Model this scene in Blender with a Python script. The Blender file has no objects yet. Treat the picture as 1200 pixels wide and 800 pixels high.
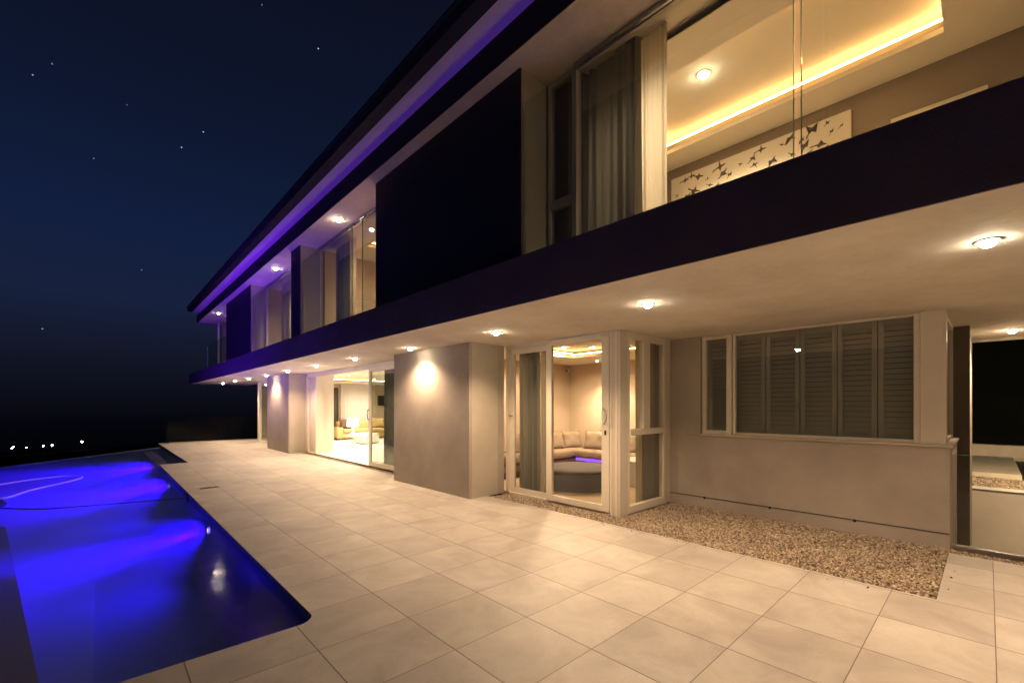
import bpy, bmesh, math, random
import numpy as np
from mathutils import Vector, Matrix
random.seed(7); rng = np.random.default_rng(7)
sc = bpy.context.scene
col = sc.collection
R = math.radians
PI = math.pi

# ------------------------------------------------------------------ materials
def newmat(name):
    m = bpy.data.materials.new(name); m.use_nodes = True
    nt = m.node_tree; nt.nodes.clear()
    out = nt.nodes.new('ShaderNodeOutputMaterial')
    return m, nt, out
def N(nt, t, **kw):
    n = nt.nodes.new(t)
    for k, v in kw.items():
        if k in n.inputs: n.inputs[k].default_value = v
        else: setattr(n, k, v)
    return n
def L(nt, a, b): nt.links.new(a, b)
def math_(nt, op, a, b=None, c=None):
    n = nt.nodes.new('ShaderNodeMath'); n.operation = op
    for i, v in enumerate((a, b, c)):
        if v is None: continue
        if isinstance(v, (int, float)): n.inputs[i].default_value = v
        else: nt.links.new(v, n.inputs[i])
    return n.outputs[0]
def rgba(c): return (c[0], c[1], c[2], 1)

def surf(name, base, rough=.6, var=.12, scale=3., bump=.15, bscale=60., metallic=0., spec=.4, sheen=0., fine=0.):
    """painted / plastered / woven surface: broad tone drift, fine mottling, small bump"""
    m, nt, out = newmat(name)
    tc = N(nt, 'ShaderNodeTexCoord')
    n1 = N(nt, 'ShaderNodeTexNoise', Scale=scale, Detail=6., Roughness=.6)
    n2 = N(nt, 'ShaderNodeTexNoise', Scale=bscale, Detail=4., Roughness=.6)
    L(nt, tc.outputs['Object'], n1.inputs['Vector']); L(nt, tc.outputs['Object'], n2.inputs['Vector'])
    mx = N(nt, 'ShaderNodeMix'); mx.data_type = 'RGBA'
    mx.inputs[6].default_value = rgba([c*(1-var) for c in base]); mx.inputs[7].default_value = rgba([min(1, c*(1+var)) for c in base])
    f = math_(nt, 'MULTIPLY_ADD', n1.outputs[0], 2.2, -.6)
    if fine: f = math_(nt, 'ADD', f, math_(nt, 'MULTIPLY_ADD', n2.outputs[0], fine, -.5*fine))
    L(nt, f, mx.inputs[0]); mx.clamp_factor = True
    b = N(nt, 'ShaderNodeBsdfPrincipled', Roughness=rough, Metallic=metallic)
    b.inputs['Specular IOR Level'].default_value = spec
    if sheen: b.inputs['Sheen Weight'].default_value = sheen
    L(nt, mx.outputs[2], b.inputs['Base Color'])
    rr = math_(nt, 'MULTIPLY_ADD', n1.outputs[0], .2, rough-.1); L(nt, rr, b.inputs['Roughness'])
    bp = N(nt, 'ShaderNodeBump', Strength=bump, Distance=.01)
    L(nt, n2.outputs[0], bp.inputs['Height']); L(nt, bp.outputs[0], b.inputs['Normal'])
    L(nt, b.outputs[0], out.inputs[0])
    return m
def emit(name, c, s):
    m, nt, out = newmat(name)
    e = N(nt, 'ShaderNodeEmission', Color=rgba(c), Strength=s); L(nt, e.outputs[0], out.inputs[0]); return m

def schlick(nt, f0):
    g = N(nt, 'ShaderNodeNewGeometry')
    d = N(nt, 'ShaderNodeVectorMath'); d.operation = 'DOT_PRODUCT'
    L(nt, g.outputs['Normal'], d.inputs[0]); L(nt, g.outputs['Incoming'], d.inputs[1])
    c = math_(nt, 'ABSOLUTE', d.outputs['Value'])
    p = math_(nt, 'POWER', math_(nt, 'SUBTRACT', 1., c), 5.)
    return math_(nt, 'MULTIPLY_ADD', p, 1-f0, f0)
def glass(name, tint=(.93, .95, .93), f0=.04, rough=0.):
    m, nt, out = newmat(name)
    t = N(nt, 'ShaderNodeBsdfTransparent', Color=rgba(tint)); g = N(nt, 'ShaderNodeBsdfGlossy', Roughness=rough)
    mx = N(nt, 'ShaderNodeMixShader'); L(nt, schlick(nt, f0), mx.inputs[0])
    L(nt, t.outputs[0], mx.inputs[1]); L(nt, g.outputs[0], mx.inputs[2]); L(nt, mx.outputs[0], out.inputs[0])
    return m

def tile_mat():
    m, nt, out = newmat('porcelain_tile')
    tc = N(nt, 'ShaderNodeTexCoord'); sp = N(nt, 'ShaderNodeSeparateXYZ'); L(nt, tc.outputs['Object'], sp.inputs[0])
    u = math_(nt, 'DIVIDE', math_(nt, 'SUBTRACT', sp.outputs[0], 1.71-6.625), .6625)
    v = math_(nt, 'DIVIDE', math_(nt, 'ADD', sp.outputs[1], .035+12.1), .605)
    fu = math_(nt, 'FRACT', u); fv = math_(nt, 'FRACT', v)
    eu = math_(nt, 'MULTIPLY', math_(nt, 'MINIMUM', fu, math_(nt, 'SUBTRACT', 1., fu)), .6625)
    ev = math_(nt, 'MULTIPLY', math_(nt, 'MINIMUM', fv, math_(nt, 'SUBTRACT', 1., fv)), .605)
    e = math_(nt, 'MINIMUM', math_(nt, 'MULTIPLY', eu, 1.), math_(nt, 'MULTIPLY', ev, 1.5))
    joint = math_(nt, 'LESS_THAN', e, .0042)
    cid = N(nt, 'ShaderNodeCombineXYZ'); L(nt, math_(nt, 'FLOOR', u), cid.inputs[0]); L(nt, math_(nt, 'FLOOR', v), cid.inputs[1])
    wn = N(nt, 'ShaderNodeTexWhiteNoise'); L(nt, cid.outputs[0], wn.inputs['Vector'])
    off = N(nt, 'ShaderNodeVectorMath'); off.operation = 'MULTIPLY_ADD'
    L(nt, wn.outputs['Color'], off.inputs[0]); off.inputs[1].default_value = (9, 9, 9); L(nt, tc.outputs['Object'], off.inputs[2])
    n1 = N(nt, 'ShaderNodeTexNoise', Scale=2.2, Detail=7., Roughness=.62, Distortion=.6)
    n2 = N(nt, 'ShaderNodeTexNoise', Scale=45., Detail=5., Roughness=.7)
    n3 = N(nt, 'ShaderNodeTexNoise', Scale=.6, Detail=3.)
    L(nt, off.outputs[0], n1.inputs['Vector']); L(nt, tc.outputs['Object'], n2.inputs['Vector']); L(nt, tc.outputs['Object'], n3.inputs['Vector'])
    rp = N(nt, 'ShaderNodeValToRGB'); cr = rp.color_ramp
    cr.elements[0].position = .28; cr.elements[0].color = (.37, .335, .29, 1)
    cr.elements[1].position = .72; cr.elements[1].color = (.56, .52, .455, 1)
    L(nt, n1.outputs[0], rp.inputs[0])
    k = math_(nt, 'MULTIPLY_ADD', wn.outputs['Value'], .12, .94)
    k = math_(nt, 'MULTIPLY', k, math_(nt, 'MULTIPLY_ADD', n2.outputs[0], .22, .89))
    k = math_(nt, 'MULTIPLY', k, math_(nt, 'MULTIPLY_ADD', n3.outputs[0], .5, .75))
    # tiny dark pits of the stone
    vr = N(nt, 'ShaderNodeTexVoronoi', Scale=26.); L(nt, off.outputs[0], vr.inputs['Vector'])
    pit = math_(nt, 'LESS_THAN', vr.outputs['Distance'], .07)
    pit = math_(nt, 'MULTIPLY', pit, math_(nt, 'GREATER_THAN', n1.outputs[0], .52))
    k = math_(nt, 'MULTIPLY', k, math_(nt, 'MULTIPLY_ADD', pit, -.3, 1.))
    sc_ = N(nt, 'ShaderNodeVectorMath'); sc_.operation = 'SCALE'; L(nt, rp.outputs[0], sc_.inputs[0]); L(nt, k, sc_.inputs['Scale'])
    mx = N(nt, 'ShaderNodeMix'); mx.data_type = 'RGBA'; L(nt, joint, mx.inputs[0]); L(nt, sc_.outputs[0], mx.inputs[6]); mx.inputs[7].default_value = (.16, .13, .10, 1)
    b = N(nt, 'ShaderNodeBsdfPrincipled'); L(nt, mx.outputs[2], b.inputs['Base Color'])
    L(nt, math_(nt, 'MULTIPLY_ADD', n1.outputs[0], .25, .36), b.inputs['Roughness']); b.inputs['Specular IOR Level'].default_value = .4
    h = math_(nt, 'ADD', math_(nt, 'MULTIPLY', joint, -1.), math_(nt, 'MULTIPLY', n2.outputs[0], .12))
    bp = N(nt, 'ShaderNodeBump', Strength=.35, Distance=.004); L(nt, h, bp.inputs['Height']); L(nt, bp.outputs[0], b.inputs['Normal'])
    L(nt, b.outputs[0], out.inputs[0]); return m

def pebble_mat():
    m, nt, out = newmat('pebble_stone')
    g = N(nt, 'ShaderNodeNewGeometry'); rp = N(nt, 'ShaderNodeValToRGB'); cr = rp.color_ramp
    cols = [(0, (.10, .07, .045)), (.25, (.28, .20, .13)), (.5, (.40, .31, .21)), (.75, (.56, .47, .34)), (1, (.20, .16, .12))]
    while len(cr.elements) < len(cols): cr.elements.new(.5)
    for e, (p, c) in zip(cr.elements, cols): e.position = p; e.color = rgba(c)
    L(nt, g.outputs['Random Per Island'], rp.inputs[0])
    tc = N(nt, 'ShaderNodeTexCoord'); n = N(nt, 'ShaderNodeTexNoise', Scale=90., Detail=3.); L(nt, tc.outputs['Object'], n.inputs['Vector'])
    s = N(nt, 'ShaderNodeVectorMath'); s.operation = 'SCALE'; L(nt, rp.outputs[0], s.inputs[0]); L(nt, math_(nt, 'MULTIPLY_ADD', n.outputs[0], .6, .7), s.inputs['Scale'])
    b = N(nt, 'ShaderNodeBsdfPrincipled', Roughness=.75); L(nt, s.outputs[0], b.inputs['Base Color']); L(nt, b.outputs[0], out.inputs[0]); return m

def water_mat():
    m, nt, out = newmat('pool_water')
    tc = N(nt, 'ShaderNodeTexCoord'); n = N(nt, 'ShaderNodeTexNoise', Scale=2.6, Detail=3., Roughness=.55); L(nt, tc.outputs['Object'], n.inputs['Vector'])
    n2 = N(nt, 'ShaderNodeTexNoise', Scale=22., Detail=2.); L(nt, tc.outputs['Object'], n2.inputs['Vector'])
    bp = N(nt, 'ShaderNodeBump', Strength=.24, Distance=.02); L(nt, math_(nt, 'ADD', n.outputs[0], math_(nt, 'MULTIPLY', n2.outputs[0], .12)), bp.inputs['Height'])
    t = N(nt, 'ShaderNodeBsdfTransparent', Color=(.72, .80, .95, 1)); g = N(nt, 'ShaderNodeBsdfGlossy', Roughness=.085)
    L(nt, bp.outputs[0], g.inputs['Normal'])
    mx = N(nt, 'ShaderNodeMixShader'); L(nt, schlick(nt, .022), mx.inputs[0])
    L(nt, t.outputs[0], mx.inputs[1]); L(nt, g.outputs[0], mx.inputs[2])
    L(nt, mx.outputs[0], out.inputs[0])
    v = N(nt, 'ShaderNodeVolumeScatter', Color=(.55, .55, 1, 1), Density=.24, Anisotropy=.0); L(nt, v.outputs[0], out.inputs['Volume'])
    return m

def pooltile_mat(name, c1, c2):
    m, nt, out = newmat(name)
    tc = N(nt, 'ShaderNodeTexCoord')
    n = N(nt, 'ShaderNodeTexNoise', Scale=1.2, Detail=5.); L(nt, tc.outputs['Object'], n.inputs['Vector'])
    vo = N(nt, 'ShaderNodeTexVoronoi', Scale=38.); vo.distance = 'CHEBYCHEV'; vo.inputs['Randomness'].default_value = 0.; L(nt, tc.outputs['Object'], vo.inputs['Vector'])
    mx = N(nt, 'ShaderNodeMix'); mx.data_type = 'RGBA'; mx.inputs[6].default_value = rgba(c1); mx.inputs[7].default_value = rgba(c2)
    L(nt, n.outputs[0], mx.inputs[0])
    b = N(nt, 'ShaderNodeBsdfPrincipled', Roughness=.5); L(nt, mx.outputs[2], b.inputs['Base Color']); L(nt, b.outputs[0], out.inputs[0]); return m

def wood_mat(name, base):
    m, nt, out = newmat(name)
    tc = N(nt, 'ShaderNodeTexCoord'); mp = N(nt, 'ShaderNodeMapping'); mp.inputs['Scale'].default_value = (1.5, 14, 6); L(nt, tc.outputs['Object'], mp.inputs[0])
    n = N(nt, 'ShaderNodeTexNoise', Scale=3., Detail=6., Distortion=.8); L(nt, mp.outputs[0], n.inputs['Vector'])
    mx = N(nt, 'ShaderNodeMix'); mx.data_type = 'RGBA'; L(nt, n.outputs[0], mx.inputs[0])
    mx.inputs[6].default_value = rgba([c*.75 for c in base]); mx.inputs[7].default_value = rgba([c*1.2 for c in base])
    b = N(nt, 'ShaderNodeBsdfPrincipled', Roughness=.4); L(nt, mx.outputs[2], b.inputs['Base Color']); L(nt, b.outputs[0], out.inputs[0]); return m

def cloth_mat(name, base, trans=0., var=.15):
    m, nt, out = newmat(name)
    tc = N(nt, 'ShaderNodeTexCoord'); n = N(nt, 'ShaderNodeTexNoise', Scale=220., Detail=3.); L(nt, tc.outputs['Object'], n.inputs['Vector'])
    s = N(nt, 'ShaderNodeVectorMath'); s.operation = 'SCALE'; s.inputs[0].default_value = base
    L(nt, math_(nt, 'MULTIPLY_ADD', n.outputs[0], 2*var, 1-var), s.inputs['Scale'])
    d = N(nt, 'ShaderNodeBsdfDiffuse'); L(nt, s.outputs[0], d.inputs[0])
    if trans:
        t = N(nt, 'ShaderNodeBsdfTranslucent'); L(nt, s.outputs[0], t.inputs[0])
        mx = N(nt, 'ShaderNodeMixShader', Fac=trans); L(nt, d.outputs[0], mx.inputs[1]); L(nt, t.outputs[0], mx.inputs[2]); L(nt, mx.outputs[0], out.inputs[0])
    else: L(nt, d.outputs[0], out.inputs[0])
    return m

M = dict(
    wall=surf('taupe_wall_paint', (.39, .34, .285), .8, .15, 1.3, .4, 70., fine=.7),
    reveal=surf('beige_reveal_paint', (.46, .41, .33), .8, .09, 1.8, .25, 90., fine=.4),
    soffit=surf('trowelled_soffit_plaster', (.68, .62, .53), .85, .20, .9, .4, 14., fine=.5),
    dark=surf('aubergine_paint', (.020, .016, .024), .55, .18, 1.5, .35, 60., fine=.6),
    fascia=surf('dark_fascia_paint', (.10, .08, .108), .6, .18, 1.5, .35, 60., fine=.6),
    roofing=surf('black_roof_metal', (.012, .012, .013), .45, .2, 2., .1, 40.),
    frame=surf('bronze_beige_aluminium', (.62, .56, .46), .42, .05, 2., .05, 200., metallic=.0, spec=.5),
    frame2=surf('cream_aluminium', (.72, .66, .54), .42, .05, 2., .05, 200.),
    steel=surf('brushed_steel', (.45, .44, .42), .3, .08, 8., .05, 300., metallic=1.),
    blackmetal=surf('black_metal', (.02, .02, .02), .4, .1, 8., .05, 200.),
    tile=tile_mat(), pebble=pebble_mat(),
    gbase=surf('gravel_bedding', (.16, .11, .07), .95, .3, 9., .6, 60., fine=1.),
    shutter=surf('shutter_paint', (.41, .37, .315), .5, .06, 3., .05, 120.),
    roomwall=surf('warm_room_paint', (.50, .41, .31), .85, .06, 1.5, .1, 80.),
    ceil=surf('room_ceiling_paint', (.74, .68, .56), .9, .04, 1.5, .1, 80.),
    taupeup=surf('bedroom_taupe_paint', (.30, .25, .20), .85, .06, 1.5, .1, 80.),
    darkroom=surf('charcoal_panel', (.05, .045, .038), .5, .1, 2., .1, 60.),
    floor=wood_mat('pale_oak_floor', (.50, .38, .24)),
    whitefloor=surf('white_gloss_floor', (.80, .78, .72), .35, .04, 2., .02, 80.),
    rug=surf('white_shag', (.85, .84, .80), .95, .06, 12., .8, 120.),
    glass=glass('window_glass', (.90, .92, .90), .06), bglass=glass('balustrade_glass', (.93, .96, .94), .018),
    gedge=surf('green_glass_edge', (.30, .62, .36), .15, .3, 6., .0, 40., spec=.8),
    water=water_mat(),
    pool=pooltile_mat('dark_blue_pool_render', (.07, .09, .42), (.10, .13, .52)),
    poolwarm=pooltile_mat('warm_grey_pool_ledge', (.16, .12, .13), (.21, .16, .16)),
    rim=surf('pool_rim_stone', (.13, .125, .14), .4, .2, 3., .2, 60.),
    black=surf('black_plastic', (.012, .012, .014), .5, .1, 5., .05, 80.),
    hose=surf('pale_hose_plastic', (.7, .66, .8), .4, .05, 5., .0, 80.),
    cdark=cloth_mat('grey_curtain_cloth', (.25, .235, .20), .12), cmid=cloth_mat('stone_curtain_cloth', (.46, .40, .30), .25),
    sheer=cloth_mat('cream_sheer_cloth', (.60, .54, .44), .5), whitesheer=cloth_mat('white_sheer_cloth', (.88, .87, .84), .45),
    sofa=cloth_mat('taupe_sofa_cloth', (.27, .215, .16)), sofab=cloth_mat('tan_sofa_cloth', (.55, .40, .20)),
    brown=cloth_mat('brown_cushion_cloth', (.16, .10, .075)), velvet=surf('dark_velvet', (.045, .040, .042), .7, .35, 30., 1., 55., sheen=.5, fine=1.),
    white=surf('white_lacquer', (.80, .77, .70), .35, .03, 3., .02, 80.), canvas=surf('primed_canvas', (.80, .74, .62), .9, .03, 5., .15, 300.),
    ink=surf('black_ink', (.13, .10, .09), .8, .4, 30., .1, 80.),
    lens=emit('lamp_lens', (1, .84, .60), 230.), lens2=emit('room_lamp_lens', (1, .84, .58), 22.), tape=emit('amber_led_tape', (1, .50, .19), 38.),
    violet=emit('violet_led_tape', (.19, .06, 1.), 3.4), poollens=emit('pool_lamp_lens', (.42, .30, 1), 14.), shade=emit('lit_lamp_shade', (1, .93, .80), 6.),
    town=emit('street_lamp_glow', (1, .93, .80), 60.),
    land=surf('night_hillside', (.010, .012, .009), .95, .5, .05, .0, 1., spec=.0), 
    stone=surf('pale_kerb_stone', (.48, .43, .33), .8, .12, 3., .3, 50., fine=.5),
)

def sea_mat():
    m, nt, out = newmat('night_sea_painted_haze')  # haze glow over the sea painted as emission, graded by distance
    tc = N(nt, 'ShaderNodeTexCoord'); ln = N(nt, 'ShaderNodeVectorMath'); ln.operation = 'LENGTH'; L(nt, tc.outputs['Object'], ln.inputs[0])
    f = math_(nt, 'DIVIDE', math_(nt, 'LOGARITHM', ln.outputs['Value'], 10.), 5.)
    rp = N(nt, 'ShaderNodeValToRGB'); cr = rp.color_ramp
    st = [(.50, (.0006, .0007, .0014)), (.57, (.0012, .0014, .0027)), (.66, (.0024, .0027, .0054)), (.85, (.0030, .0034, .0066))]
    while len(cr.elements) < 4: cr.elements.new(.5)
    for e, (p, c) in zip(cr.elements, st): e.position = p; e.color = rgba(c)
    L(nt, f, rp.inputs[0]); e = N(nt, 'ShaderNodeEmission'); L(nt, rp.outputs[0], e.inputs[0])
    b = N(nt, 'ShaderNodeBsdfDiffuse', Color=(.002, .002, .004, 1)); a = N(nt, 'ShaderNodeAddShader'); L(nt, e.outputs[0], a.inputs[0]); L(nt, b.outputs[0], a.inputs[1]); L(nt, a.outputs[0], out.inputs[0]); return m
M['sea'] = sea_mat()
M['darktaupe'] = surf('dark_taupe_paint_and_shade', (.13, .11, .085), .85, .06, 1.5, .1, 80.)
M['fglass'] = glass('terrace_end_glass', (.90, .94, .91), .005)
# ------------------------------------------------------------------ mesh helpers
def bx(bm, x0, x1, y0, y1, z0, z1):
    vs = [bm.verts.new((x, y, z)) for x in (x0, x1) for y in (y0, y1) for z in (z0, z1)]
    for f in ((0, 1, 3, 2), (4, 6, 7, 5), (0, 4, 5, 1), (2, 3, 7, 6), (0, 2, 6, 4), (1, 5, 7, 3)):
        bm.faces.new([vs[i] for i in f])
def B(*boxes):
    bm = bmesh.new()
    for b in boxes: bx(bm, *b)
    return bm
def poly(bm, pts, z):
    vs = [bm.verts.new((x, y, z)) for x, y in pts]; f = bm.faces.new(vs)
    if f.normal.z < 0: f.normal_flip()
    return f
def prism(bm, pts, z0, z1):
    a = [bm.verts.new((x, y, z0)) for x, y in pts]; b = [bm.verts.new((x, y, z1)) for x, y in pts]
    n = len(pts); bm.faces.new(a[::-1]); bm.faces.new(b)
    for i in range(n): bm.faces.new((a[i], a[(i+1) % n], b[(i+1) % n], b[i]))
def cyl(bm, c, r, z0, z1, n=24, r2=None):
    r2 = r if r2 is None else r2
    a = [bm.verts.new((c[0]+r*math.cos(2*PI*i/n), c[1]+r*math.sin(2*PI*i/n), z0)) for i in range(n)]
    b = [bm.verts.new((c[0]+r2*math.cos(2*PI*i/n), c[1]+r2*math.sin(2*PI*i/n), z1)) for i in range(n)]
    bm.faces.new(a[::-1]); bm.faces.new(b)
    for i in range(n): bm.faces.new((a[i], a[(i+1) % n], b[(i+1) % n], b[i]))
def lathe(bm, c, prof, n=28):
    rings = []
    for r, z in prof:
        rings.append([bm.verts.new((c[0]+r*math.cos(2*PI*i/n), c[1]+r*math.sin(2*PI*i/n), c[2]+z)) for i in range(n)])
    for a, b in zip(rings, rings[1:]):
        for i in range(n): bm.faces.new((a[i], a[(i+1) % n], b[(i+1) % n], b[i]))
def tube(bm, pts, r, n=8):
    pts = [Vector(p) for p in pts]; rings = []
    for i, p in enumerate(pts):
        t = (pts[min(i+1, len(pts)-1)]-pts[max(i-1, 0)]).normalized()
        u = t.cross(Vector((0, 0, 1)));
        if u.length < .01: u = t.cross(Vector((1, 0, 0)))
        u.normalize(); w = t.cross(u)
        rings.append([bm.verts.new(p+r*(math.cos(2*PI*k/n)*u+math.sin(2*PI*k/n)*w)) for k in range(n)])
    for a, b in zip(rings, rings[1:]):
        for k in range(n): bm.faces.new((a[k], a[(k+1) % n], b[(k+1) % n], b[k]))
    bm.faces.new(rings[0][::-1]); bm.faces.new(rings[-1])
def spline(pts, k=10, closed=False):
    P = [Vector(p) for p in pts]; out = []
    n = len(P)
    for i in range(n-1):
        p0, p1, p2, p3 = P[max(i-1, 0)], P[i], P[i+1], P[min(i+2, n-1)]
        for j in range(k):
            t = j/k
            out.append(.5*((2*p1)+(-p0+p2)*t+(2*p0-5*p1+4*p2-p3)*t*t+(-p0+3*p1-3*p2+p3)*t**3))
    out.append(P[-1]); return out
def wpos(o):
    v = Vector((0, 0, 0))
    while o is not None: v += o.location; o = o.parent
    return v
def obj(name, bm, mat, parent=None, bevel=0., smooth=False, seg=2, sub=0, loc=None):
    """bm holds world coordinates; the object's origin is put at loc (or at the parent's origin)"""
    bmesh.ops.recalc_face_normals(bm, faces=bm.faces)
    me = bpy.data.meshes.new(name); 
    base = wpos(parent) if parent is not None else (Vector(loc) if loc is not None else Vector((0, 0, 0)))
    bmesh.ops.translate(bm, verts=bm.verts, vec=-base)
    bm.to_mesh(me); bm.free()
    if smooth: me.shade_smooth()
    o = bpy.data.objects.new(name, me); col.objects.link(o)
    if parent is not None: o.parent = parent
    elif loc is not None: o.location = base
    if mat is not None: me.materials.append(mat)
    if bevel:
        md = o.modifiers.new('bevel', 'BEVEL'); md.width = bevel; md.segments = seg; md.limit_method = 'ANGLE'; md.angle_limit = R(50)
    if sub:
        md = o.modifiers.new('sub', 'SUBSURF'); md.levels = sub; md.render_levels = sub
    return o
def tag(o, label, cat, group=None):
    o['label'] = label; o['category'] = cat
    if group: o['group'] = group
    return o
def thing(name, label, cat, loc, group=None):
    o = bpy.data.objects.new(name, None); col.objects.link(o); o.location = loc; o.empty_display_size = .1
    return tag(o, label, cat, group)
def struct(name, bm, mat, **k):
    o = obj(name, bm, mat, **k); o['kind'] = 'structure'; return o
def dup(root, loc, label):
    r = root.copy(); col.objects.link(r); r.location = loc; r['label'] = label
    for ch in list(root.children):
        c = ch.copy(); col.objects.link(c); c.parent = r
        for g in ch.children:
            d = g.copy(); col.objects.link(d); d.parent = c
    return r
def lamp(name, kind, loc, power, color, parent=None, rot=(0, 0, 0), size=.03, spot=None, blend=.6, sx=None, sy=None):
    li = bpy.data.lights.new(name, kind); li.energy = power; li.color = color
    if kind == 'SPOT': li.spot_size = R(spot); li.spot_blend = blend; li.shadow_soft_size = size
    elif kind == 'POINT': li.shadow_soft_size = size
    elif kind == 'AREA':
        li.shape = 'RECTANGLE'; li.size = sx; li.size_y = sy
    o = bpy.data.objects.new(name, li); col.objects.link(o); o.rotation_euler = rot
    if parent is not None: o.parent = parent; o.location = Vector(loc)-wpos(parent)
    else: o.location = loc
    return o
WARM = (1., .68, .43)

# ------------------------------------------------------------------ terrace
ZW = -.075
bm = bmesh.new()
r = .13; arc = [(1.19+r-r*math.cos(t), 3.43) for t in ()]
# near strip (in front of the pool, under the camera, over to the gravel)
poly(bm, [(-9, -9), (5.07, -9), (5.07, 3.43), (1.19-.0, 3.43), (-9, 3.43)], 0)
poly(bm, [(5.07, -9), (6.78, -9), (6.78, .29), (5.07, .29)], 0)
poly(bm, [(6.78, -9), (7.0, -9), (7.0, -3.2), (6.78, -3.2)], 0)
poly(bm, [(1.19, 3.43), (5.07, 3.43), (5.07, 6.0), (1.19, 6.0)], 0)
poly(bm, [(1.19, 6.0), (5.07, 6.0), (5.07, 8.8), (5.02, 8.8), (5.02, 15.43), (1.19, 15.43)], 0)
poly(bm, [(1.83, 15.43), (5.02, 15.43), (5.02, 16.0), (5.26, 16.0), (5.26, 24.2), (1.83, 24.2)], 0)
poly(bm, [(5.26, 22.4), (9.0, 22.4), (9.0, 24.2), (5.26, 24.2)], 0)
# rounded inner pool corner
cp = [(1.19, 3.43)]+[(1.19-r+r*math.cos(t), 3.43+r-r*math.sin(t)) for t in [PI/2*i/8 for i in range(9)]]
poly(bm, cp, 0)
deck = struct('terrace_paving', bm, M['tile'])
# coping edge and slab edges (real thickness)
bm = bmesh.new()
edge = [(-9, 3.43), (1.19-r, 3.43)]+[(1.19-r+r*math.sin(t), 3.43+r-r*math.cos(t)) for t in [PI/2*i/8 for i in range(1, 9)]]+[(1.19, 15.43), (1.83, 15.43), (1.83, 24.2), (9, 24.2)]
for (a, b) in zip(edge, edge[1:]):
    v = [bm.verts.new((a[0], a[1], -.001)), bm.verts.new((b[0], b[1], -.001)), bm.verts.new((b[0], b[1], -.06)), bm.verts.new((a[0], a[1], -.06))]; bm.faces.new(v)
struct('coping_edge', bm, M['rim'])
# ground under everything around the house and down the slope
def hill(x, y):
    d = max(0., max(y-24.5, -(x+3.2)*.9, -(y+9)))
    t = min(1., d/260.)
    if y > 320: return -27
    return -2.6-17.4*(t**.75) + (.25*math.sin(x*.05)*math.cos(y*.043) if d > 5 else 0)
bm = bmesh.new()
xs = [-2500, -1200, -700, -400, -250, -160, -100, -70, -50, -35, -24, -16, -10, -6, -3.2, 0, 5, 10, 20, 40, 80, 150, 300, 700, 1500, 2500]
ys = [-2500, -800, -300, -100, -40, -20, -9, 0, 10, 18, 24.5, 27, 30, 35, 42, 52, 65, 80, 100, 130, 170, 210, 250, 300, 318, 345]
G = [[bm.verts.new((x, y, hill(x, y))) for y in ys] for x in xs]
for i in range(len(xs)-1):
    for j in range(len(ys)-1): bm.faces.new((G[i][j], G[i+1][j], G[i+1][j+1], G[i][j+1]))
struct('hillside_ground', bm, M['land'], smooth=True)
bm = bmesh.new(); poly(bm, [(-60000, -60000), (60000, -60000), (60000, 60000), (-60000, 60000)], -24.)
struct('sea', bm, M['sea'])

# ------------------------------------------------------------------ pool
DG = lambda y: -.17-.128*(y-3.43)                      # the slanting inner ledge line
outer = [(-9, 3.43), (1.19, 3.43), (1.19, 15.43), (1.83, 15.43), (1.83, 22.65), (-2.0, 18.1), (-9, 9.8)]
bm = bmesh.new()
poly(bm, [(-9, 3.3), (1.3, 3.3), (1.3, 15.3), (1.95, 15.3), (1.95, 23), (-2.1, 18.3), (-9, 10)], -1.05)
for (a, b) in zip(outer, outer[1:]):
    bm.faces.new([bm.verts.new((a[0], a[1], -.062)), bm.verts.new((b[0], b[1], -.062)), bm.verts.new((b[0], b[1], -1.06)), bm.verts.new((a[0], a[1], -1.06))])
pool = struct('pool_shell', bm, M['pool'])
# ledges
bm = bmesh.new()
prism(bm, [(-8.9, 3.44), (DG(3.44), 3.44), (DG(10.9), 10.9), (-8.9, 9.7)], -1.04, -.36)
struct('pool_ledge', bm, M['poolwarm'])
bm = bmesh.new()
prism(bm, [(DG(3.44)+.003, 3.445), (-.05, 3.445), (-.05, 8.75), (DG(8.75)+.003, 8.75)], -1.04, -.93)
struct('pool_step', bm, M['pool'])
bm = bmesh.new(); bx(bm, 1.195, 1.50, 15.44, 22.0, -1.04, -.13)
struct('pool_side_step', bm, M['poolwarm'], bevel=.01)
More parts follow.
